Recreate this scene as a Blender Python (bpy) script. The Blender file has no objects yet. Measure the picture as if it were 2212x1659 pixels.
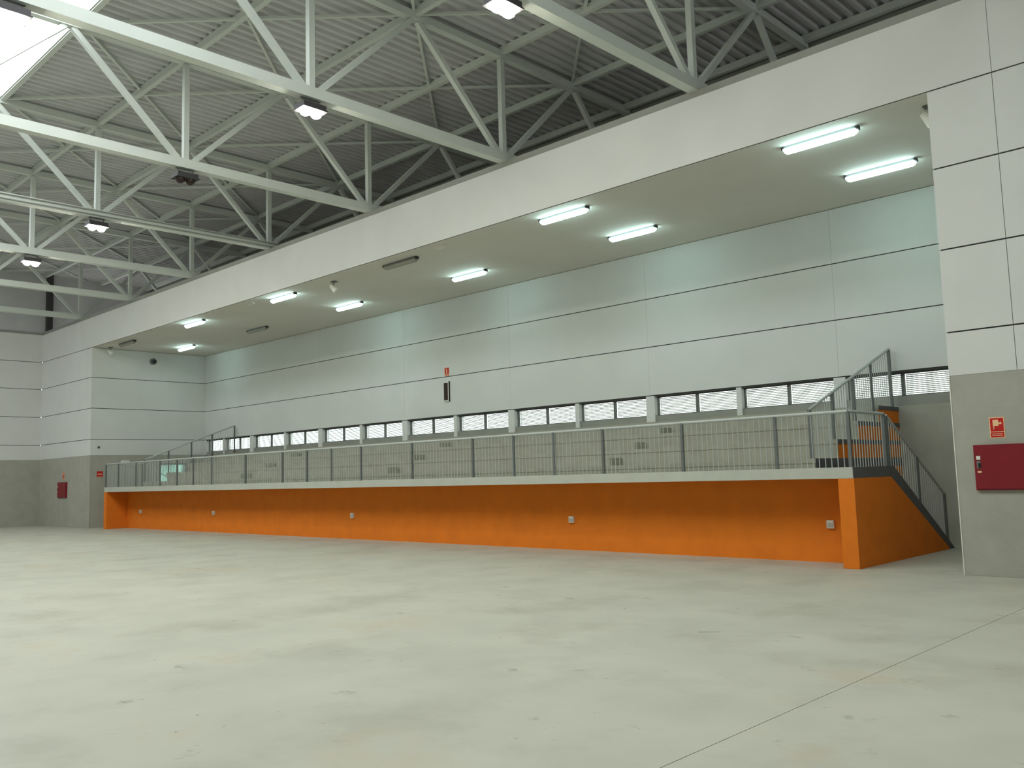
import bpy, math, random
from mathutils import Vector, Matrix
random.seed(7)
S = bpy.context.scene
COL = S.collection

# ------------------------------------------------------------------ camera
F_PX = 1927.99; YAW = math.radians(44.0588); PITCH = math.radians(5.8431); ROLL = math.radians(-1.6226)
CAM_Z = 1.55
fwd = Vector((-math.sin(YAW) * math.cos(PITCH), math.cos(YAW) * math.cos(PITCH), math.sin(PITCH)))
rgt = Vector((math.cos(YAW), math.sin(YAW), 0)); upv = rgt.cross(fwd)
r2 = rgt * math.cos(ROLL) + upv * math.sin(ROLL); u2 = upv * math.cos(ROLL) - rgt * math.sin(ROLL)
cd = bpy.data.cameras.new('camera'); cam = bpy.data.objects.new('camera', cd); COL.objects.link(cam)
cd.sensor_fit = 'HORIZONTAL'; cd.sensor_width = 36; cd.lens = 36 * F_PX / 2212; cd.clip_end = 300
cam.matrix_world = Matrix(((r2.x, u2.x, -fwd.x, 0), (r2.y, u2.y, -fwd.y, 0), (r2.z, u2.z, -fwd.z, CAM_Z), (0, 0, 0, 1)))
S.camera = cam

# ------------------------------------------------------------------ sky and exposure
SKY = 4.2
EXPO = 0.31
w = bpy.data.worlds.new('overcast_sky'); S.world = w; w.use_nodes = True
bg = w.node_tree.nodes['Background']; bg.inputs[0].default_value = (0.955, 0.985, 1.02, 1); bg.inputs[1].default_value = SKY
S.view_settings.view_transform = 'Standard'; S.view_settings.look = 'None'
S.view_settings.exposure = EXPO; S.view_settings.gamma = 1.0; S.view_settings.use_curve_mapping = False
# lamp strengths
E_TUBE = 16.0; E_BAY = 220.0

# ------------------------------------------------------------------ measured layout (metres)
Y0 = 13.363; YB = 18.017                     # plane of the piers and lintel; back wall of the recess
XL = -35.585; XR = -4.307                    # recess sides
XC = -41.11; XE = 1.25; YF = -6.2            # hall ends and the wall behind the camera
HB, H3, H2, H1, H, HT = 2.777, 3.394, 4.592, 5.792, 6.966, 8.150   # panel joints
TX1, TS, TYN, TP, ZB, ZT = -13.04, 4.80, 13.40, 4.85, 8.375, 10.70  # roof trusses
SKY0, SKY1 = 1.15, 6.25                      # roof light
ZD = ZT + 0.15                               # underside of the roof deck

# portal for sampling the sky through the roof light
pl = bpy.data.lights.new('roof_light_portal', 'AREA'); pl.shape = 'RECTANGLE'; pl.size = XE - XC; pl.size_y = SKY1 - SKY0
pl.cycles.is_portal = True
po = bpy.data.objects.new('roof_light_portal', pl); COL.objects.link(po); po.location = ((XC + XE) / 2, (SKY0 + SKY1) / 2, ZD + 0.20)

# ------------------------------------------------------------------ materials
def lin(c):
    return tuple(((v / 255 + 0.055) / 1.055) ** 2.4 if v / 255 > 0.04045 else v / 255 / 12.92 for v in c) + (1,)
def mat(name, rgb, rough=0.7, metal=0.0, var=0.06, scale=3.0, bump=0.0, bscale=60, spec=0.3, dark=None, dscale=0.6, damt=0.0, stretch=None):
    m = bpy.data.materials.new(name); m.use_nodes = True; nt = m.node_tree; N = nt.nodes; L = nt.links
    b = N['Principled BSDF']; b.inputs['Roughness'].default_value = rough; b.inputs['Metallic'].default_value = metal
    b.inputs['Specular IOR Level'].default_value = spec
    tc = N.new('ShaderNodeTexCoord'); no = N.new('ShaderNodeTexNoise'); no.inputs['Scale'].default_value = scale; no.inputs['Detail'].default_value = 6
    geo = N.new('ShaderNodeNewGeometry')
    L.new(geo.outputs['Position'], no.inputs['Vector'])
    mp = N.new('ShaderNodeMapRange'); mp.inputs[1].default_value = 0.3; mp.inputs[2].default_value = 0.7
    mp.inputs[3].default_value = 1 - var; mp.inputs[4].default_value = 1 + var
    L.new(no.outputs['Fac'], mp.inputs[0])
    mx = N.new('ShaderNodeMix'); mx.data_type = 'RGBA'; mx.blend_type = 'MULTIPLY'; mx.inputs[0].default_value = 1.0
    mx.inputs[6].default_value = lin(rgb); L.new(mp.outputs[0], mx.inputs[7])
    out = mx.outputs[2]
    if dark:
        n2 = N.new('ShaderNodeTexNoise'); n2.inputs['Scale'].default_value = dscale; n2.inputs['Detail'].default_value = 8; n2.inputs['Roughness'].default_value = 0.62
        L.new(geo.outputs['Position'], n2.inputs['Vector'])
        m2 = N.new('ShaderNodeMapRange'); m2.inputs[1].default_value = 0.5; m2.inputs[2].default_value = 0.75; m2.inputs[3].default_value = 0; m2.inputs[4].default_value = damt
        L.new(n2.outputs['Fac'], m2.inputs[0])
        x2 = N.new('ShaderNodeMix'); x2.data_type = 'RGBA'; L.new(m2.outputs[0], x2.inputs[0]); L.new(out, x2.inputs[6]); x2.inputs[7].default_value = lin(dark)
        out = x2.outputs[2]
    L.new(out, b.inputs['Base Color'])
    if bump:
        n3 = N.new('ShaderNodeTexNoise'); n3.inputs['Scale'].default_value = bscale; L.new(geo.outputs['Position'], n3.inputs['Vector'])
        bp = N.new('ShaderNodeBump'); bp.inputs['Strength'].default_value = bump; bp.inputs['Distance'].default_value = 0.01
        L.new(n3.outputs['Fac'], bp.inputs['Height']); L.new(bp.outputs[0], b.inputs['Normal'])
    return m
def emit(name, rgb, strength):
    m = bpy.data.materials.new(name); m.use_nodes = True; nt = m.node_tree
    b = nt.nodes['Principled BSDF']; b.inputs['Base Color'].default_value = lin((235, 240, 235))
    b.inputs['Emission Color'].default_value = rgb + (1,); b.inputs['Emission Strength'].default_value = strength
    return m
def clear(name, tint, gloss=0.06):
    m = bpy.data.materials.new(name); m.use_nodes = True; nt = m.node_tree; N = nt.nodes; L = nt.links
    N.remove(N['Principled BSDF']); o = N['Material Output']
    t = N.new('ShaderNodeBsdfTransparent'); t.inputs[0].default_value = tint + (1,)
    g = N.new('ShaderNodeBsdfGlossy'); g.inputs['Roughness'].default_value = 0.05
    x = N.new('ShaderNodeMixShader'); x.inputs[0].default_value = gloss
    L.new(t.outputs[0], x.inputs[1]); L.new(g.outputs[0], x.inputs[2]); L.new(x.outputs[0], o.inputs[0])
    return m
M = {}
M['panel'] = mat('white_wall_panel', (216, 216, 212), 0.75, var=0.025, scale=1.2)
M['joint'] = mat('dark_joint', (70, 70, 66), 0.9)
M['dado'] = mat('grey_render', (168, 167, 155), 0.9, var=0.07, scale=2.5, bump=0.25, bscale=40)
M['soffit'] = mat('recess_soffit_paint', (218, 213, 204), 0.85, var=0.03, scale=0.8)
M['floor'] = mat('bare_concrete_floor', (182, 180, 165), 0.55, var=0.07, scale=1.1, spec=0.35, dark=(146, 142, 124), dscale=0.9, damt=0.55)
def floor_marks(m):
    nt = m.node_tree; N = nt.nodes; L = nt.links; b = N['Principled BSDF']; src = b.inputs['Base Color'].links[0].from_socket
    geo = N.new('ShaderNodeNewGeometry')
    for scale, lo, hi, amt, col, det in ((2.6, .635, .73, .55, (96, 92, 82), 6), (0.55, .57, .75, .5, (172, 146, 108), 9), (7.0, .70, .76, .7, (80, 78, 74), 3)):
        n = N.new('ShaderNodeTexNoise'); n.inputs['Scale'].default_value = scale; n.inputs['Detail'].default_value = det; n.inputs['Roughness'].default_value = .65
        L.new(geo.outputs['Position'], n.inputs['Vector'])
        r = N.new('ShaderNodeMapRange'); r.inputs[1].default_value = lo; r.inputs[2].default_value = hi; r.inputs[4].default_value = amt; L.new(n.outputs['Fac'], r.inputs[0])
        x = N.new('ShaderNodeMix'); x.data_type = 'RGBA'; L.new(r.outputs[0], x.inputs[0]); L.new(src, x.inputs[6]); x.inputs[7].default_value = lin(col); src = x.outputs[2]
    L.new(src, b.inputs['Base Color'])
floor_marks(M['floor'])
M['orange'] = mat('orange_render', (224, 120, 26), 0.8, var=0.06, scale=3, bump=0.15, bscale=50)
M['concrete'] = mat('precast_concrete', (165, 163, 148), 0.85, var=0.08, scale=4, dark=(135, 132, 118), dscale=2.0, damt=0.5)
M['slab'] = mat('pale_concrete_edge', (186, 188, 176), 0.8, var=0.05, scale=4)
M['dark_shade_conc'] = mat('dark_and_shaded_edge', (98, 96, 98), 0.85, var=0.08, scale=4)  # dark stringer concrete; also the shade painted onto landing and tier ends
M['steel'] = mat('white_painted_steel', (208, 213, 206), 0.5, var=0.03, scale=2)
M['deck'] = mat('galvanised_roof_deck', (200, 200, 200), 0.5, metal=0.0, var=0.06, scale=1.5)
M['galv'] = mat('galvanised_tube', (180, 184, 180), 0.45, metal=0.1, var=0.05, scale=8)
M['post'] = mat('galvanised_post', (112, 116, 114), 0.5, metal=0.3, var=0.06, scale=8)
M['frame'] = mat('grey_aluminium_frame', (112, 114, 110), 0.5, metal=0.2)
M['slat'] = mat('louvre_slat', (206, 208, 200), 0.5, metal=0.1)
M['coping'] = mat('grey_metal_coping', (150, 150, 142), 0.5, metal=0.1)
M['red'] = mat('red_enamel', (128, 10, 28), 0.35, var=0.05, spec=0.5)
M['signred'] = mat('red_sign', (190, 34, 34), 0.4)
M['signwhite'] = mat('cream_sign', (240, 196, 150), 0.5)
M['white'] = mat('white_plastic', (226, 224, 214), 0.4)
M['black'] = mat('black_plastic', (26, 24, 24), 0.4)
M['greyplastic'] = mat('grey_luminaire_body', (118, 122, 122), 0.45)
M['offdiff'] = mat('unlit_diffuser', (150, 148, 138), 0.3)
M['housing'] = mat('dark_lamp_housing', (72, 70, 72), 0.5, metal=0.3)
M['smoke'] = mat('smoked_panel', (52, 36, 32), 0.3)
M['tube'] = emit('fluorescent_diffuser', (0.66, 1.0, 0.98), E_TUBE)
M['bay'] = emit('high_bay_lens', (1.0, 1.0, 0.86), E_BAY)
M['tube2'] = emit('corridor_tube', (0.62, 1.0, 0.95), 60.0)
M['glass'] = clear('window_glass', (0.93, 0.97, 0.95))
M['polycarb'] = clear('roof_light_glazing', (0.96, 0.98, 0.97), 0.04)
M['corr'] = mat('corridor_wall', (200, 214, 206), 0.8)

# ------------------------------------------------------------------ mesh helpers
ORG = {}
class MB:
    def __init__(self): self.v = []; self.f = []
    def poly(self, vs, fs):
        n = len(self.v); self.v += [tuple(p) for p in vs]; self.f += [tuple(i + n for i in q) for q in fs]; return self
    def box(self, x0, x1, y0, y1, z0, z1):
        x0, x1 = sorted((x0, x1)); y0, y1 = sorted((y0, y1)); z0, z1 = sorted((z0, z1))
        return self.poly([(x0, y0, z0), (x1, y0, z0), (x1, y1, z0), (x0, y1, z0), (x0, y0, z1), (x1, y0, z1), (x1, y1, z1), (x0, y1, z1)],
                         [(0, 3, 2, 1), (4, 5, 6, 7), (0, 1, 5, 4), (1, 2, 6, 5), (2, 3, 7, 6), (3, 0, 4, 7)])
    def bar(self, p, q, wd, ht, up=(0, 0, 1)):
        p = Vector(p); q = Vector(q); d = (q - p).normalized(); u = Vector(up)
        if abs(d.dot(u)) > 0.95: u = Vector((1, 0, 0))
        s = d.cross(u).normalized(); t = s.cross(d).normalized()
        a = [(-1, -1), (1, -1), (1, 1), (-1, 1)]
        vs = [c + s * (i * wd / 2) + t * (j * ht / 2) for c in (p, q) for i, j in a]
        return self.poly(vs, [(0, 1, 2, 3), (7, 6, 5, 4), (0, 4, 5, 1), (1, 5, 6, 2), (2, 6, 7, 3), (3, 7, 4, 0)])
    def tube(self, p, q, r, n=8, r1=None):
        p = Vector(p); q = Vector(q); d = (q - p).normalized(); u = Vector((0, 0, 1)) if abs(d.z) < 0.9 else Vector((1, 0, 0))
        s = d.cross(u).normalized(); t = s.cross(d); r1 = r if r1 is None else r1
        vs = []
        for c, rr in ((p, r), (q, r1)):
            for i in range(n):
                a = 2 * math.pi * i / n; vs.append(c + s * (rr * math.cos(a)) + t * (rr * math.sin(a)))
        fs = [(i, (i + 1) % n, n + (i + 1) % n, n + i) for i in range(n)] + [tuple(range(n))[::-1], tuple(range(n, 2 * n))]
        return self.poly(vs, fs)
    def lathe(self, c, prof, n=14, sx=1, sy=1):          # prof: (radius, z) from top to bottom
        c = Vector(c); vs = []; fs = []
        for r, z in prof:
            for i in range(n):
                a = 2 * math.pi * i / n; vs.append(c + Vector((r * math.cos(a) * sx, r * math.sin(a) * sy, z)))
        for k in range(len(prof) - 1):
            for i in range(n):
                j = (i + 1) % n; fs.append((k * n + i, k * n + j, (k + 1) * n + j, (k + 1) * n + i))
        fs.append(tuple(range(n))); fs.append(tuple(range((len(prof) - 1) * n, len(prof) * n))[::-1])
        return self.poly(vs, fs)
    def prism_x(self, yz, x0, x1):
        n = len(yz); vs = [(x0, y, z) for y, z in yz] + [(x1, y, z) for y, z in yz]
        return self.poly(vs, [tuple(range(n)), tuple(range(n, 2 * n))[::-1]] + [(i, n + i, n + (i + 1) % n, (i + 1) % n) for i in range(n)])
    def prism_y(self, xz, y0, y1):
        n = len(xz); vs = [(x, y0, z) for x, z in xz] + [(x, y1, z) for x, z in xz]
        return self.poly(vs, [tuple(range(n)), tuple(range(n, 2 * n))[::-1]] + [(i, n + i, n + (i + 1) % n, (i + 1) % n) for i in range(n)])
    def build(self, name, m, parent=None, origin=None):
        if parent is not None: o0 = ORG[parent.name]
        elif origin is not None: o0 = Vector(origin)
        else:
            xs = [p[0] for p in self.v]; ys = [p[1] for p in self.v]; zs = [p[2] for p in self.v]
            o0 = Vector(((min(xs) + max(xs)) / 2, (min(ys) + max(ys)) / 2, min(zs)))
        me = bpy.data.meshes.new(name); me.from_pydata([tuple(Vector(p) - o0) for p in self.v], [], self.f)
        import bmesh
        bm = bmesh.new(); bm.from_mesh(me); bmesh.ops.recalc_face_normals(bm, faces=bm.faces); bm.to_mesh(me); bm.free()
        me.materials.append(M[m]); o = bpy.data.objects.new(name, me); COL.objects.link(o)
        if parent is not None: o.parent = parent
        else: o.location = o0
        ORG[o.name] = o0
        return o
def box(name, m, parent, *b): return MB().box(*b).build(name, m, parent)
def empty(name, loc):
    o = bpy.data.objects.new(name, None); COL.objects.link(o); o.location = loc; o.empty_display_size = 0.1; ORG[o.name] = Vector(loc); return o
def tag(o, label, cat, group=None):
    o['label'] = label; o['category'] = cat
    if group: o['group'] = group
    return o
def struct(o, label=None):
    o['kind'] = 'structure'
    if label: o['label'] = label
    return o
UNIT = {}
def piece(name, m, parent, x0, x1, y0, y1, z0, z1):      # box piece sharing one unit mesh per material
    if m not in UNIT:
        u = MB().box(-.5, .5, -.5, .5, -.5, .5); me = bpy.data.meshes.new('unit_' + m); me.from_pydata(u.v, [], u.f); me.materials.append(M[m]); UNIT[m] = me
    o = bpy.data.objects.new(name, UNIT[m]); COL.objects.link(o); o.parent = parent
    c = Vector(((x0 + x1) / 2, (y0 + y1) / 2, (z0 + z1) / 2)) - ORG[parent.name]
    o.location = c; o.scale = (abs(x1 - x0), abs(y1 - y0), abs(z1 - z0)); ORG[o.name] = ORG[parent.name]
    return o
def share(o, name, loc, parent):                          # another object on the same mesh
    c = bpy.data.objects.new(name, o.data); COL.objects.link(c); c.location = loc; c.parent = parent; return c

# ------------------------------------------------------------------ floor
fl = struct(empty('floor', ((XC + XE) / 2, 3.5, 0)), 'bare pale concrete hall floor with faint stains')
G = 0.003
box('slab', 'floor', fl, XC - .3, -2.87 - G, YF - .3, Y0 - 0.01, -.2, 0)
box('slab', 'floor', fl, -2.87 + G, XE + .3, YF - .3, Y0 - 0.01, -.2, 0)
box('slab', 'floor', fl, XC - .3, XE + .3, Y0 + 0.006, YB + .4, -.2, 0)
box('subfloor', 'joint', fl, XC - .3, XE + .3, YF - .3, YB + .4, -.3, -.004)

# ------------------------------------------------------------------ walls
J = 0.011                                                  # half joint
ROWS = [(HB, H3), (H3, H2), (H2, H1), (H1, H), (H, HT)]
def wall_y(name, label, x0, x1, y, th, rows, dado=True, ztop=HT, xs=None, sgn=-1, trim=(0, 0)):
    """wall whose face is the plane y (sgn -1: faces -y)"""
    o = struct(empty(name, ((x0 + x1) / 2, y + 0.02 * -sgn, 0)), label)
    yb = y - sgn * 0.02
    box('core', 'joint', o, x0 + trim[0], x1 - trim[1], yb, yb - sgn * th, 0, ztop)
    if dado: piece('dado', 'dado', o, x0, x1, y, yb, 0, HB - J * .3)
    for z0, z1 in rows:
        cuts = [x0] + [c for c in (xs or []) if x0 < c < x1] + [x1]
        for a, b in zip(cuts, cuts[1:]):
            piece('panel', 'panel', o, a + (0.004 if a != x0 else 0), b - (0.004 if b != x1 else 0), y, yb, z0 + (J if z0 != HB else 0), z1 - (J if z1 != HT else 0))
    return o
def wall_x(name, label, y0, y1, x, th, rows, sgn=1, ys=None, dado=True, ztop=HT, door=None, cy=0):
    o = struct(empty(name, (x - 0.02 * sgn, (y0 + y1) / 2, 0)), label)
    xb = x - sgn * 0.02
    if door:
        d0, d1, dz = door
        b = MB().box(xb, xb - sgn * th, y0 + cy, d0, 0, ztop).box(xb, xb - sgn * th, d1, y1, 0, ztop).box(xb, xb - sgn * th, d0, d1, dz, ztop)
        b.build('core', 'joint', o)
        piece('dado', 'dado', o, x, xb, y0, d0, 0, HB - .003); piece('dado', 'dado', o, x, xb, d1, y1, 0, HB - .003); piece('dado', 'dado', o, x, xb, d0, d1, dz, HB - .003)
    else:
        box('core', 'joint', o, xb, xb - sgn * th, y0 + cy, y1, 0, ztop)
        if dado: piece('dado', 'dado', o, x, xb, y0, y1, 0, HB - .003)
    for z0, z1 in rows:
        cuts = [y0] + [c for c in (ys or []) if y0 < c < y1] + [y1]
        for a, b in zip(cuts, cuts[1:]):
            piece('panel', 'panel', o, x, xb, a + (0.004 if a != y0 else 0), b - (0.004 if b != y1 else 0), z0 + (J if z0 != HB else 0), z1 - (J if z1 != HT else 0))
    return o
XV = -3.434
wall_y('wall_pier_right', 'white panelled wall right of the grandstand recess, grey render below', XR, XE, Y0, .3, ROWS[:4], xs=[XV], ztop=H, trim=(.021, 0))
wall_y('wall_pier_left', 'white panelled wall left of the grandstand recess, grey render below', XC, XL, Y0, .3, ROWS[:4], ztop=H, trim=(0, .021))
lt = wall_y('wall_lintel', 'long white fascia beam over the grandstand recess', XC, XE, Y0, .3, ROWS[4:], dado=False, xs=[XV], ztop=HT)
# the fascia's core only spans its own height
for c in lt.children:
    if c.name.startswith('core'): bpy.data.objects.remove(c)
box('core', 'panel', lt, XC, XE, Y0 + .02, Y0 + .32, H + .002, HT)
box('coping', 'coping', lt, XC + .02, XE, Y0 + .02, Y0 + .36, HT, HT + .14)
wall_x('wall_left', 'white panelled end wall of the hall, grey render below', YF, Y0, XC, .3, ROWS, ys=[8.5, 3.6, -1.2])
gl = struct(box('wall_gable_left', 'deck', None, XC - .35, XC - .06, YF, YB + .3, HT, ZD + .5), 'grey upper end wall above the white panels')
box('coping', 'coping', gl, XC - .06, XC + .01, YF, Y0 + .3, HT, HT + .1)
wall_x('wall_right', 'white panelled end wall behind the camera', YF, Y0, XE, .3, ROWS, sgn=-1)
struct(box('wall_gable_right', 'coping', None, XE + .06, XE + .35, YF, YB + .3, HT, ZD + .5))
wf = wall_y('wall_front', 'white panelled long wall behind the camera', XC, XE, YF, .3, ROWS, sgn=1)
struct(box('wall_gable_front', 'coping', None, XC, XE, YF - .35, YF - .06, HT, ZD + .5))
DOOR = (16.12, 17.2, 2.42)
wall_x('wall_recess_left', 'left side wall of the grandstand recess, white panels over grey', Y0 + .021, YB, XL, .25, ROWS[:4], sgn=1, door=DOOR, ztop=H, cy=.31)
wall_x('wall_recess_right', 'right side wall of the grandstand recess', Y0 + .021, YB, XR, .25, ROWS[:4], sgn=-1, ztop=H, cy=.31)
# corner bead on the grey render of the right pier
struct(box('trim_1', 'white', None, XR - .006, XR + .008, Y0 - .006, Y0 + .008, 0, HB))

# back wall with its strip of windows
WB = struct(empty('wall_back', ((XL + XR) / 2, YB + .02, 0)), 'long white panelled back wall above the grandstand')
ZS0, ZS1, ZW = 2.70, 2.90, 3.36
box('core', 'joint', WB, XC, XE, YB + .02, YB + .3, H3 - .03, H)
box('upper_wall', 'coping', WB, XC - .3, XE + .3, YB + .02, YB + .3, H, ZD + .5)
box('lower_core', 'dado', WB, XC, XE, YB + .001, YB + .3, 0, ZS0)
box('sill_band', 'coping', WB, XC, XE, YB + .05, YB + .3, ZS0, ZS1)
vx = [-7.96, -12.74, -17.50, -22.24, -26.99, -31.73]
for z0, z1 in ROWS[1:4]:
    cuts = [XR] + vx + [XL]
    for a, b in zip(cuts, cuts[1:]):
        piece('panel', 'panel', WB, b + .002, a - .002, YB, YB + .02, z0 + J, z1 - J)
wide = [(c - .125, c + .125) for c in vx]; nar = [(c - .065, c + .065) for c in (-5.55, -10.31, -15.08, -19.85, -24.58, -29.31, -33.96)]
for a, b in sorted(wide + nar):
    piece('pier', 'panel', WB, a, b, YB, YB + .3, ZS0 + .05, H3 - J)
piece('pier', 'panel', WB, -5.485, XE, YB, YB + .3, ZS0 + .05, H3 - J)
piece('pier', 'panel', WB, XC, -35.43, YB, YB + .3, ZS0 + .05, H3 - J)
edges = sorted(wide + nar)
opens = []
prev = -35.43
for a, b in edges:
    opens.append((prev, a)); prev = b
words = ['leftmost, a short single', 'second from the left', 'third from the left', 'fourth from the left', 'fifth from the left', 'sixth from the left', 'middle', 'sixth from the right',
         'fifth from the right', 'fourth from the right', 'third from the right', 'second from the right, behind the stair rail', 'rightmost']
ys0 = YB + .13
for i, (a, b) in enumerate(opens):
    wn = struct(empty('window_%d' % (i + 1), ((a + b) / 2, ys0, ZS1)), '%s louvred strip window in the back wall' % (words[i] if i < len(words) else 'right end'))
    fr = MB().box(a, b, ys0, ys0 + .06, ZW - .02, H3 - .03).box(a, b, ys0, ys0 + .06, ZS1, ZS1 + .025).box(a, a + .03, ys0, ys0 + .06, ZS1, ZW).box(b - .03, b, ys0, ys0 + .06, ZS1, ZW)
    fr.build('frame', 'frame', wn)
    if b - a > 1.7:
        mid = (a + b) / 2; piece('mullion', 'frame', wn, mid - .035, mid + .035, ys0, ys0 + .06, ZS1, ZW - .02); spans = [(a + .03, mid - .035), (mid + .035, b - .03)]
    else: spans = [(a + .03, b - .03)]
    for s0, s1 in spans:
        piece('pane', 'glass', wn, s0, s1, ys0 + .028, ys0 + .034, ZS1 + .025, ZW - .02)
        n = 11
        for k in range(n):
            z = ZS1 + .035 + (k + .5) * (ZW - .02 - ZS1 - .035) / n
            piece('slat', 'slat', wn, s0, s1, ys0 + .075, ys0 + .105, z - .0115, z + .0115)

# recess soffit
sf = struct(MB().box(XC, XE, Y0 + .02, YB + .02, H, H + .12).build('ceiling_recess', 'soffit'), 'plain painted soffit over the grandstand')

# doorway in the recess's left wall with the lit corridor behind it
d = struct(empty('door_1', (XL, (DOOR[0] + DOOR[1]) / 2, 0)), 'open doorway in the left recess wall with a lit corridor behind')
MB().box(XL - .27, XL + .012, DOOR[0] - .02, DOOR[0] + .03, 0, DOOR[2]).box(XL - .27, XL + .012, DOOR[1] - .03, DOOR[1] + .02, 0, DOOR[2]).box(XL - .27, XL + .012, DOOR[0], DOOR[1], DOOR[2] - .04, DOOR[2] + .02).build('frame', 'frame', d)
struct(MB().box(-38.6, -38.5, 14.8, YB, 0, 2.8).build('wall_corridor_end', 'corr'), 'pale end wall of the corridor behind the doorway')
struct(MB().box(-38.5, XL - .28, 14.7, 14.8, 0, 2.8).build('wall_corridor_front', 'corr')); struct(MB().box(-38.5, XL - .28, YB - .05, YB, 0, 2.8).build('wall_corridor_back', 'corr'))
struct(MB().box(-38.5, XL - .28, 14.8, YB - .05, 2.71, 2.8).build('ceiling_corridor', 'corr'))

# corner post over the left end of the fascia
struct(box('trim_2', 'housing', None, XC - .05, XC + .18, Y0 + .1, Y0 + .33, HT + .1, ZD))

# ------------------------------------------------------------------ roof: deck, purlins, bracing, roof light
cl = struct(empty('ceiling', ((XC + XE) / 2, 8, ZD)), 'corrugated metal roof deck on steel purlins')
def deck(y0, y1):
    b = MB(); pitch = .25; n = int((XE - XC + .6) / pitch); x = XC - .3; prof = []
    for i in range(n):
        prof += [(x, 0), (x + .085, 0), (x + .115, .065), (x + .22, .065)]; x += pitch
    prof.append((x, 0))
    vs = []; fs = []
    for yy in (y0, y1):
        for px, pz in prof: vs.append((px, yy, ZD + pz))
    m = len(prof)
    for i in range(m - 1): fs.append((i, i + 1, m + i + 1, m + i))
    b.poly(vs, fs)
    vs2 = [(x_, y_, ZD + .2) for x_, y_ in ((XC - .3, y0), (XE + .3, y0), (XE + .3, y1), (XC - .3, y1))]
    b.poly(vs2, [(0, 1, 2, 3)])
    return b.build('deck', 'deck', cl)
deck(SKY1 + .06, YB + .3); deck(YF - .3, SKY0 - .06)
yj = lambda j: TYN + j * TP
tx = lambda k: TX1 - (k - 1) * TS
for h in (2, 1, 0, -1, -2, -3, -5, -6, -7, -8):
    y = yj(h / 2) if h != 2 else YB - .16
    if h == -3: y = SKY1 + .075
    if h == -5: y = SKY0 - .075
    if y < YF: continue
    MB().box(XC - .1, XE, y - .055, y + .055, ZT - .01, ZD).build('purlin', 'steel', cl)
for k in range(-1, 7):
    for j0 in (-1.5, -.5):
        a0, a1 = tx(k), tx(k + 1); b0, b1 = yj(j0), yj(j0 + 1)
        if j0 == -1.5: b0 = SKY1 + .07
        MB().bar((a0, b0, ZD - .05), (a1, b1, ZD - .05), .06, .05).build('brace', 'steel', cl)
        MB().bar((a0, b1, ZD - .10), (a1, b0, ZD - .10), .06, .05).build('brace', 'steel', cl)
sk = struct(empty('window_14', ((XC + XE) / 2, (SKY0 + SKY1) / 2, ZD)), 'long white roof light along the middle of the hall roof')
MB().box(XC - .3, XE + .3, SKY1, SKY1 + .02, ZT + .02, ZD + .14).box(XC - .3, XE + .3, SKY0 - .02, SKY0, ZT + .02, ZD + .14).build('upstand', 'coping', sk)
nb = 9
for i in range(nb):
    a = XC + i * (XE - XC) / nb; b = XC + (i + 1) * (XE - XC) / nb
    piece('pane', 'polycarb', sk, a + .02, b - .02, SKY0 - .05, SKY1 + .05, ZD + .145, ZD + .16)

# ------------------------------------------------------------------ roof trusses
tname = {-1: 'white steel roof truss nearest the camera, over the right pier',
         0: 'white steel roof truss meeting the fascia nearest the top right of the picture',
         1: 'white steel roof truss with two lit floodlights under it, second along the fascia in view',
         2: 'white steel roof truss with the unlit floodlight hanging under it',
         3: 'white steel roof truss with the fourth foot along the fascia and a small lit floodlight',
         4: 'white steel roof truss carrying the farthest lit floodlight',
         5: 'white steel roof truss beyond the farthest floodlight, next to last before the end wall',
         6: 'last white steel roof truss, closest to the far end wall'}
CH = .20; WEB = .115
for k in range(-1, 7):
    x = tx(k); t = tag(empty('roof_truss', (x, YB, ZB)), tname[k], 'truss', 'roof trusses across the hall')
    y0, y1 = YF, YB
    MB().box(x - CH / 2, x + CH / 2, y0, y1, ZB - CH / 2, ZB + CH / 2).build('bottom_chord', 'steel', t)
    MB().box(x - .08, x + .08, y0, y1, ZT - .08, ZT + .08).build('top_chord', 'steel', t)
    if k == 3:
        for dz in (-.05, .06): MB().tube((x + CH / 2 + .018, y0, ZB + dz), (x + CH / 2 + .018, y1 - .3, ZB + dz), .018, 6).build('cable_conduit', 'coping', t)
    for j in (0, -1, -2, -3):
        y = yj(j); MB().box(x - WEB / 2, x + WEB / 2, y - WEB / 2, y + WEB / 2, ZB + CH / 2, ZT - .1).build('vertical', 'steel', t)
    for j in (1, 0, -1, -2, -3, -4):
        for s in (-.5, .5):
            ya, yb = yj(j), yj(j + s)
            ya = min(max(ya, YF + .1), YB - .1)
            if yb > YB or yb < YF: continue
            dy = .17 * (1 if s > 0 else -1)
            MB().bar((x, ya + dy, ZB + .1), (x, yb - dy * .4, ZT - .08), WEB * .92, WEB * .92, (1, 0, 0)).build('diagonal', 'steel', t)

# ------------------------------------------------------------------ hanging floodlights
def flood(k, j, label, lit=True):
    x = tx(k); y = yj(j); zb = ZB - CH / 2
    t = tag(empty('floodlight', (x, y, zb)), label, 'floodlight', 'floodlights hung under the trusses')
    MB().box(x - .15, x + .15, y - .23, y + .23, zb - .20, zb - .11).box(x - .17, x + .17, y - .25, y + .25, zb - .225, zb - .2).build('housing', 'housing', t)
    br = MB()
    for s in (-.16, .16): br.tube((x, y + s, zb + .0), (x, y + s, zb - .13), .012, 6)
    br.box(x - .02, x + .02, y - .2, y + .2, zb - .012, zb).build('bracket', 'post', t)
    for s in (-.11, .11):
        MB().lathe((x, y + s, zb - .22), [(.105, -.005), (.102, -.035), (.082, -.075), (.042, -.102), (.005, -.11)], 16).build('lens', 'bay' if lit else 'smoke', t)
flood(0, -1, 'lit floodlight at the top edge of the picture, right of centre')
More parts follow.
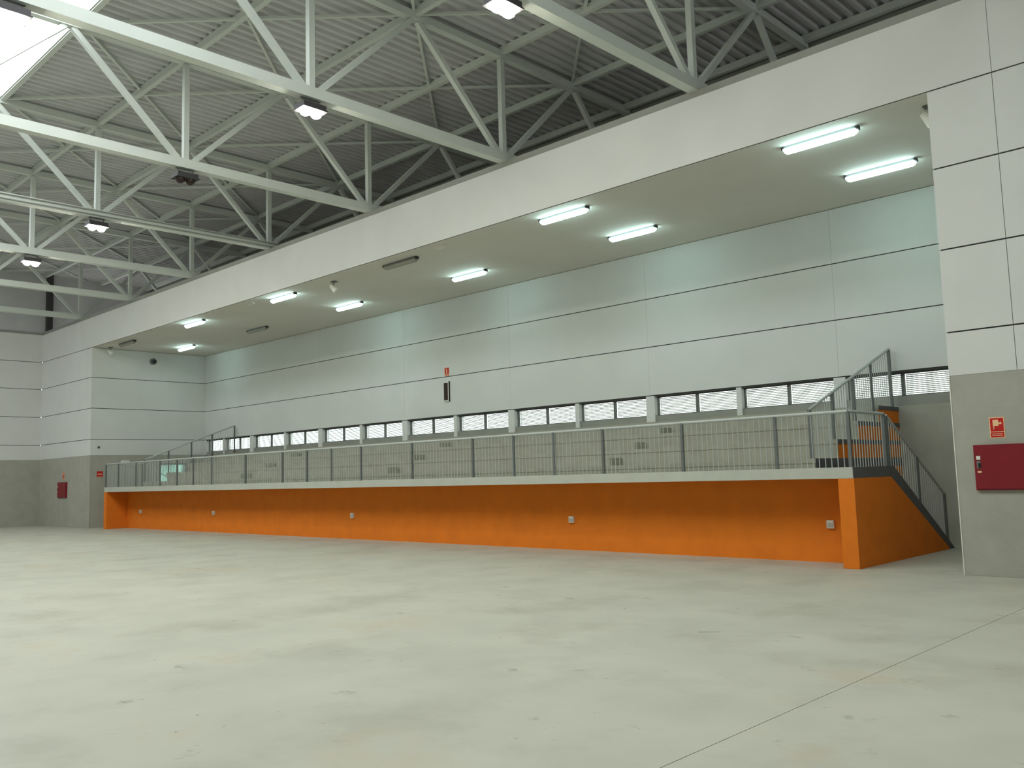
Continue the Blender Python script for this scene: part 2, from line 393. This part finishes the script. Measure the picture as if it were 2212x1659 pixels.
flood(1, -1, 'brightest lit floodlight under the second truss, left of centre')
flood(1, -2, 'lit floodlight against the white roof light in the top left corner')
flood(2, -1, 'unlit dark floodlight under a truss between the lit ones', False)
flood(3, -1, 'small lit floodlight left of the picture under the fourth truss')
flood(4, -1, 'farthest lit floodlight with its dark housing visible, at the left edge')

# ------------------------------------------------------------------ fluorescent battens under the soffit
def batten(x, y, label, lit):
    t = tag(empty('fluorescent_light', (x, y, H)), label, 'ceiling light', 'fluorescent battens on the soffit')
    MB().box(x - .62, x + .62, y - .05, y + .05, H - .055, H).build('housing', 'greyplastic', t)
    n = 9; hw = .075; prof = [(hw * math.cos(math.pi + math.pi * i / (n - 1)), .085 * math.sin(math.pi + math.pi * i / (n - 1))) for i in range(n)]
    vs = []; fs = []; st = [(-.63, .35), (-.61, .75), (-.57, 1.0), (.57, 1.0), (.61, .75), (.63, .35)]
    for sx, sc in st:
        for py, pz in prof: vs.append((x + sx, y + py * (0.6 + .4 * sc), H - .055 + pz * sc))
    for a in range(len(st) - 1):
        for i in range(n - 1): fs.append((a * n + i, a * n + i + 1, (a + 1) * n + i + 1, (a + 1) * n + i))
        fs.append((a * n, (a + 1) * n, (a + 1) * n + n - 1, a * n + n - 1))
    fs.append(tuple(range(n))); fs.append(tuple(range((len(st) - 1) * n, len(st) * n)))
    MB().poly(vs, fs).build('diffuser', 'tube' if lit else 'offdiff', t)
    for s in (-1, 1): MB().box(x + s * .615, x + s * .66, y - .055, y + .055, H - .065, H - .01).build('end_cap', 'housing', t)
bx = [-6.19, -11.78, -17.18, -22.62, -28.12, -33.5]
front = [True, True, False, True, True, False]; rear = [True, True, True, True, False, True]
ordw = ['nearest the right pier', 'second from the right pier', 'third from the right pier', 'third from the far end', 'second from the far end', 'at the far end']
for i, x in enumerate(bx):
    batten(x, 13.86, '%s fluorescent batten in the row along the fascia, %s' % ('lit' if front[i] else 'unlit grey', ordw[i]), front[i])
    batten(x + .08, 16.14, '%s fluorescent batten in the row along the back wall, %s' % ('lit' if rear[i] else 'unlit grey', ordw[i]), rear[i])
cb = tag(empty('corridor_light', (-37.2, 16.6, 2.7)), 'glowing batten light inside the corridor behind the far doorway', 'ceiling light')
MB().box(-37.3, -37.1, 16.0, 17.2, 2.64, 2.705).build('housing', 'greyplastic', cb); MB().box(-37.28, -37.12, 16.02, 17.18, 2.6, 2.64).build('diffuser', 'tube2', cb)

# ------------------------------------------------------------------ grandstand
GR, GL = -5.78, -34.2; TR, TL = -6.8, -32.92; ZSL0, ZSL = 1.36, 1.53
gs = tag(empty('grandstand', ((GR + GL) / 2, Y0, 0)), 'long concrete grandstand on an orange base in the wall recess', 'grandstand')
box('walkway_slab', 'slab', gs, GL + .01, GR - .01, Y0, 14.28, ZSL0, ZSL)
box('shaded_landing_edge', 'dark_shade_conc', gs, GR - 1.0, GR, Y0 + .006, 14.8, ZSL0 + .002, ZSL - .001); box('shaded_landing_edge', 'dark_shade_conc', gs, GL, GL + 1.0, Y0 + .006, 14.8, ZSL0 + .002, ZSL - .001)  # landing ends coloured dark to carry the shade of the side face
box('base_wall', 'orange', gs, GL + .26, GR - .26, 14.12, 14.3, 0, ZSL0)
side = [(Y0 + .005, 0), (17.3, 0), (14.8, ZSL0), (Y0 + .005, ZSL0)]
strg = [(14.8, ZSL0), (17.3, 0), (17.55, 0), (14.95, ZSL), (14.8, ZSL)]
for a, b in ((GR - .25, GR), (GL, GL + .25)):
    MB().prism_x(side, a, b).build('end_wall', 'orange', gs)
    MB().prism_x(strg, a + .01, b - .003).build('stair_stringer', 'dark_shade_conc', gs)
NR = 9; rise = ZSL / NR; going = (17.4 - 14.8) / (NR - 1)
for a, b in ((TR, GR - .25), (GL + .25, TL)):
    for i in range(NR - 1):
        z = rise * (NR - 1 - i); y = 14.8 + i * going
        box('stair_step', 'concrete', gs, a, b, y, y + going, max(0, z - .3), z)
tiers = [(14.26, 1.53, 1.69), (15.16, 1.69, 2.02), (16.06, 2.02, 2.36), (17.04, 2.36, 2.68)]
for y, z0, z1 in tiers:
    b = MB().box(TL, TR, y, YB - .002, z1 - .08, z1)
    b.box(TL + .02, TR - .012, y + .012, YB - .002, z0 - .02, z1 - .08)
    b.build('seating_tier', 'concrete', gs)
    for xa, xb in ((TR, TR + .006), (TL - .006, TL)): box('tier_end_shade', 'dark_shade_conc', gs, xa, xb, y + .002, YB - .004, max(z0 if z1 < 1.8 else 0, z1 - (.16 if z1 < 1.8 else .08)), z1 - .001)  # thin dark plates paint side-face shade onto the tier ends
tread = lambda y: 1.53 if y < 14.26 else 1.69 if y < 15.16 else 2.02 if y < 16.06 else 2.36 if y < 17.04 else 2.68
cheek = [(14.30, 0), (YB - .01, 0), (YB - .01, 2.60), (17.07, 2.60), (17.07, 2.28), (16.09, 2.28), (16.09, 1.94), (15.19, 1.94), (15.19, 1.52), (14.30, 1.52)]
for a, b in ((TR - .15, TR - .004), (TL + .004, TL + .15)): MB().prism_x(cheek, a, b).build('cheek_wall', 'orange', gs)
for xa in (-11.52, -19.0, -26.7):
    for y, z in ((15.16, 1.69), (16.06, 2.02), (17.04, 2.36)):
        box('aisle_step', 'concrete', gs, xa - 1.2, xa, y - .40, y, z, z + .165)

# ------------------------------------------------------------------ railings
def railing(name, label, segs, posts, sp=.1, xbar=None):
    """segs: (p, q, base function, rail z at p, rail z at q); posts: (x, y, z0, z1)"""
    o0 = Vector(posts[0][:3]); t = tag(empty(name, o0), label, 'railing', 'tube railings of the grandstand')
    proto = {}
    for p, q, base, za, zb in segs:
        P = Vector((p[0], p[1], za)); Q = Vector((q[0], q[1], zb))
        MB().tube(P, Q, .026, 8).build('top_rail', 'galv', t)
        n = max(1, int(round((Q - P).to_2d().length / sp)))
        low = MB()
        for i in range(1, n):
            f = i / n; c = P.lerp(Q, f); z0 = base(c.x, c.y); hgt = c.z - z0
            key = round(hgt, 2)
            if key not in proto:
                pr = MB().tube((0, 0, 0), (0, 0, key), .0075, 6); me = bpy.data.meshes.new('baluster'); me.from_pydata(pr.v, [], pr.f); me.materials.append(M['galv']); proto[key] = me
            b = bpy.data.objects.new('baluster', proto[key]); COL.objects.link(b); b.parent = t; b.location = Vector((c.x, c.y, z0)) - o0
    for x, y, z0, z1 in posts:
        MB().box(x - .024, x + .024, y - .024, y + .024, z0, z1).build('post', 'post', t)
    return t
ZR = 2.385; yf = Y0 + .05; xr = GR - .05; xl = GL + .05
px = [-7.05, -8.84, -10.62, -11.86, -12.98, -14.23, -16.3, -18.29, -19.57, -20.72, -21.94, -23.96, -25.99, -27.21, -28.36, -29.6, -31.5, -33.0]
flat = lambda x, y: ZSL
railing('front_railing', 'long tube railing along the front edge of the grandstand', [((xl, yf), (xr, yf), flat, ZR, ZR)], [(x, yf, ZSL, ZR) for x in [xr] + px + [xl]])
railing('landing_railing', 'short railing closing the near right end of the grandstand landing', [((xr, yf + .05), (xr, 14.77), flat, ZR, ZR)], [(xr, 14.77, ZSL, ZR)])
railing('landing_railing', 'short railing closing the far left end of the grandstand landing', [((xl, yf + .05), (xl, 14.77), flat, ZR, ZR)], [(xl, 14.77, ZSL, ZR)])
sl = lambda x, y: max(0.0, ZSL - (y - 14.95) * ZSL / 2.6) if y > 14.95 else ZSL
for x, lab in ((xr, 'sloping railing down the near right grandstand stair'), (xl, 'sloping railing down the far left grandstand stair')):
    railing('stair_railing', lab, [((x, 14.87), (x, 17.33), sl, 2.36, 1.0)], [(x, 17.33, 0, 1.0), (x, 14.87, sl(0, 14.87), 2.36), (x, 16.1, sl(0, 16.1), 1.68)])
tz = lambda y: 2.51 + (y - 14.29) * .369
for x, lab in ((TR - .07, 'sloping railing up the right end of the seating tiers'), (TL + .07, 'sloping railing up the left end of the seating tiers')):
    railing('tier_railing', lab, [((x, 14.29), (x, 17.9), lambda a, b: tread(b), tz(14.29), tz(17.9))], [(x, y, tread(y), tz(y)) for y in (14.29, 15.2, 16.1, 16.95, 17.9)])

# ------------------------------------------------------------------ fire equipment and signs
def hose_sign(x, z, label, wid=.19, hei=.285, y=Y0):
    t = tag(empty('hose_sign', (x, y, z)), label, 'sign', 'fire hose signs')
    yy = y - .004
    MB().box(x, x + wid, yy, y, z, z + hei).build('plate', 'signwhite', t)
    b = .012; zd = z + .085
    MB().box(x + b, x + wid - b, yy - .002, yy, zd + .006, z + hei - b).box(x + b, x + wid - b, yy - .002, yy, z + b, zd - .004).build('red_field', 'signred', t)
    s = MB(); y2 = yy - .004
    s.box(x + .045, x + .115, y2, yy - .002, z + .165, z + .25).box(x + .05, x + .06, y2, yy - .002, z + .12, z + .165)
    s.poly([(x + .115, y2, z + .225), (x + .13, y2, z + .205), (x + .14, y2, z + .225), (x + .16, y2, z + .20), (x + .145, y2, z + .185), (x + .125, y2, z + .19), (x + .115, y2, z + .175)], [tuple(range(7))])
    s.build('hose_symbol', 'signwhite', t)
    l = MB()
    for i in range(2): l.box(x + .03, x + wid - .03, y2, yy - .002, z + .032 + i * .02, z + .040 + i * .02)
    l.build('lettering', 'signwhite', t)
    return t
def hose_cabinet(x, z, label, wid=.95, hei=.62, y=Y0):
    t = tag(empty('hose_cabinet', (x, y, z)), label, 'hose cabinet', 'red fire hose cabinets')
    MB().box(x, x + wid, y - .05, y, z, z + hei).build('frame', 'red', t)
    dr = MB().box(x + .02, x + wid - .02, y - .065, y - .05, z + .02, z + hei - .02).build('door', 'red', t)
    yy = y - .07
    MB().box(x + .035, x + .085, yy, y - .065, z + .42, z + .47).build('label_sticker', 'white', dr)
    MB().box(x + .035, x + .085, yy, y - .065, z + .30, z + .40).build('lock_plate', 'frame', dr)
    MB().box(x + .06, x + .082, yy - .015, yy, z + .31, z + .37).build('lock', 'black', dr)
    MB().box(x + .04, x + .09, yy, y - .065, z + .24, z + .265).build('sticker', 'signwhite', dr)
hose_cabinet(-4.05, 1.165, 'dark red fire hose cabinet on the grey render at the right edge')
hose_sign(-3.835, 1.87, 'red and cream fire hose sign above the right hand cabinet')
hose_cabinet(-38.82, 1.165, 'dark red fire hose cabinet on the far left pier')
hose_sign(-38.4, 1.9, 'small faint red sign above the far left hose cabinet')
t = tag(empty('wall_sign', (XL, 13.74, 1.93)), 'small red sign on the left recess wall beside the grandstand end', 'sign')
MB().box(XL, XL + .005, 13.62, 13.85, 1.93, 2.16).build('plate', 'signred', t); MB().box(XL + .005, XL + .007, 13.65, 13.82, 2.03, 2.06).box(XL + .005, XL + .007, 13.64, 13.83, 1.945, 1.955).build('lettering', 'signwhite', t)
t = tag(empty('extinguisher_cabinet', (-20.18, YB, 3.83)), 'narrow white framed cabinet with dark front high on the back wall', 'cabinet')
x0, x1 = -20.30, -20.06
MB().box(x0, x1, YB - .05, YB, 3.83, 4.43).build('case', 'white', t)
MB().box(x0 + .03, x1 - .035, YB - .056, YB - .05, 3.87, 4.40).build('door', 'smoke', t)
MB().box(x1, x1 + .006, YB - .05, YB - .002, 3.83, 4.44).build('side_shadow', 'black', t)  # black plate paints the shadow on the white case's right face
t = tag(empty('extinguisher_sign', (-20.17, YB, 4.61)), 'red fire extinguisher sign above the narrow cabinet on the back wall', 'sign')
MB().box(-20.28, -20.07, YB - .006, YB, 4.61, 4.87).build('plate', 'signwhite', t)
MB().box(-20.268, -20.082, YB - .009, YB - .006, 4.685, 4.858).box(-20.268, -20.082, YB - .009, YB - .006, 4.622, 4.672).build('red_field', 'signred', t)
s = MB().box(-20.195, -20.155, YB - .012, YB - .009, 4.70, 4.80).box(-20.185, -20.165, YB - .012, YB - .009, 4.80, 4.835).box(-20.20, -20.19, YB - .012, YB - .009, 4.77, 4.83)
s.build('extinguisher_symbol', 'signwhite', t)
MB().box(-20.25, -20.10, YB - .012, YB - .009, 4.655, 4.663).box(-20.25, -20.10, YB - .012, YB - .009, 4.635, 4.643).build('lettering', 'signwhite', t)

# ------------------------------------------------------------------ sockets on the orange base wall
for x, lab in ((-6.53, 'rightmost white socket box on the orange wall, beside the pillar'), (-12.05, 'second white socket box from the right on the orange wall'), (-19.65, 'middle white socket box on the orange wall'),
               (-27.2, 'second white socket box from the left on the orange wall'), (-32.7, 'leftmost white socket box on the orange wall')):
    y = 14.12; t = tag(empty('wall_socket', (x, y, .55)), lab, 'socket', 'socket boxes on the orange wall')
    MB().box(x - .06, x + .06, y - .045, y, .55, .68).build('box', 'white', t)
    MB().box(x - .045, x + .045, y - .052, y - .045, .565, .635).build('cover', 'slab', t)

# ------------------------------------------------------------------ small fittings under the soffit and on the recess walls
for x, lab in ((-4.47, 'white horn loudspeaker under the soffit tucked behind the right pier'), (-20.12, 'white horn loudspeaker under the middle of the soffit'), (-35.2, 'white horn loudspeaker under the soffit at the far left end')):
    t = tag(empty('loudspeaker', (x, 13.9, H)), lab, 'loudspeaker', 'loudspeakers under the soffit')
    MB().box(x - .07, x + .09, 13.84, 13.96, H - .03, H).tube((x, 13.9, H - .12), (x, 13.9, H - .03), .015, 6).build('bracket', 'frame', t)
    MB().tube((x - .08, 13.86, H - .10), (x + .04, 13.97, H - .26), .055, 12, .11).build('horn', 'white', t)
for x, lab in ((-15.43, 'small flat emergency light on the soffit near the second unlit batten'), (-24.12, 'small flat emergency light on the soffit left of the loudspeaker')):
    t = tag(empty('emergency_light', (x, 13.68, H)), lab, 'emergency light', 'emergency lights on the soffit')
    MB().box(x - .16, x + .16, 13.63, 13.73, H - .025, H).build('base', 'white', t); MB().box(x - .145, x + .145, 13.64, 13.72, H - .055, H - .025).build('cover', 'white', t)
t = tag(empty('emergency_light', (XL, 14.7, 2.49)), 'white emergency light on the grey part of the far left recess wall', 'emergency light')
MB().box(XL, XL + .03, 14.53, 14.86, 2.47, 2.57).build('base', 'white', t); MB().box(XL + .03, XL + .06, 14.55, 14.84, 2.48, 2.56).build('cover', 'white', t)
t = tag(empty('siren', (XL, 15.76, 6.58)), 'round dark siren high on the far left recess wall', 'siren')
MB().tube((XL, 15.76, 6.58), (XL + .05, 15.76, 6.58), .13, 16).build('base', 'greyplastic', t); MB().tube((XL + .05, 15.78, 6.57), (XL + .13, 15.78, 6.57), .05, 12, .085).build('horn', 'black', t)
t = tag(empty('call_point', (XL, 13.67, 3.06)), 'tiny dark fitting on the far left recess wall above the grey band', 'fitting')
MB().box(XL, XL + .03, 13.63, 13.71, 3.05, 3.12).build('base', 'frame', t); MB().tube((XL + .03, 13.67, 3.085), (XL + .06, 13.67, 3.085), .02, 10).build('button', 'black', t)
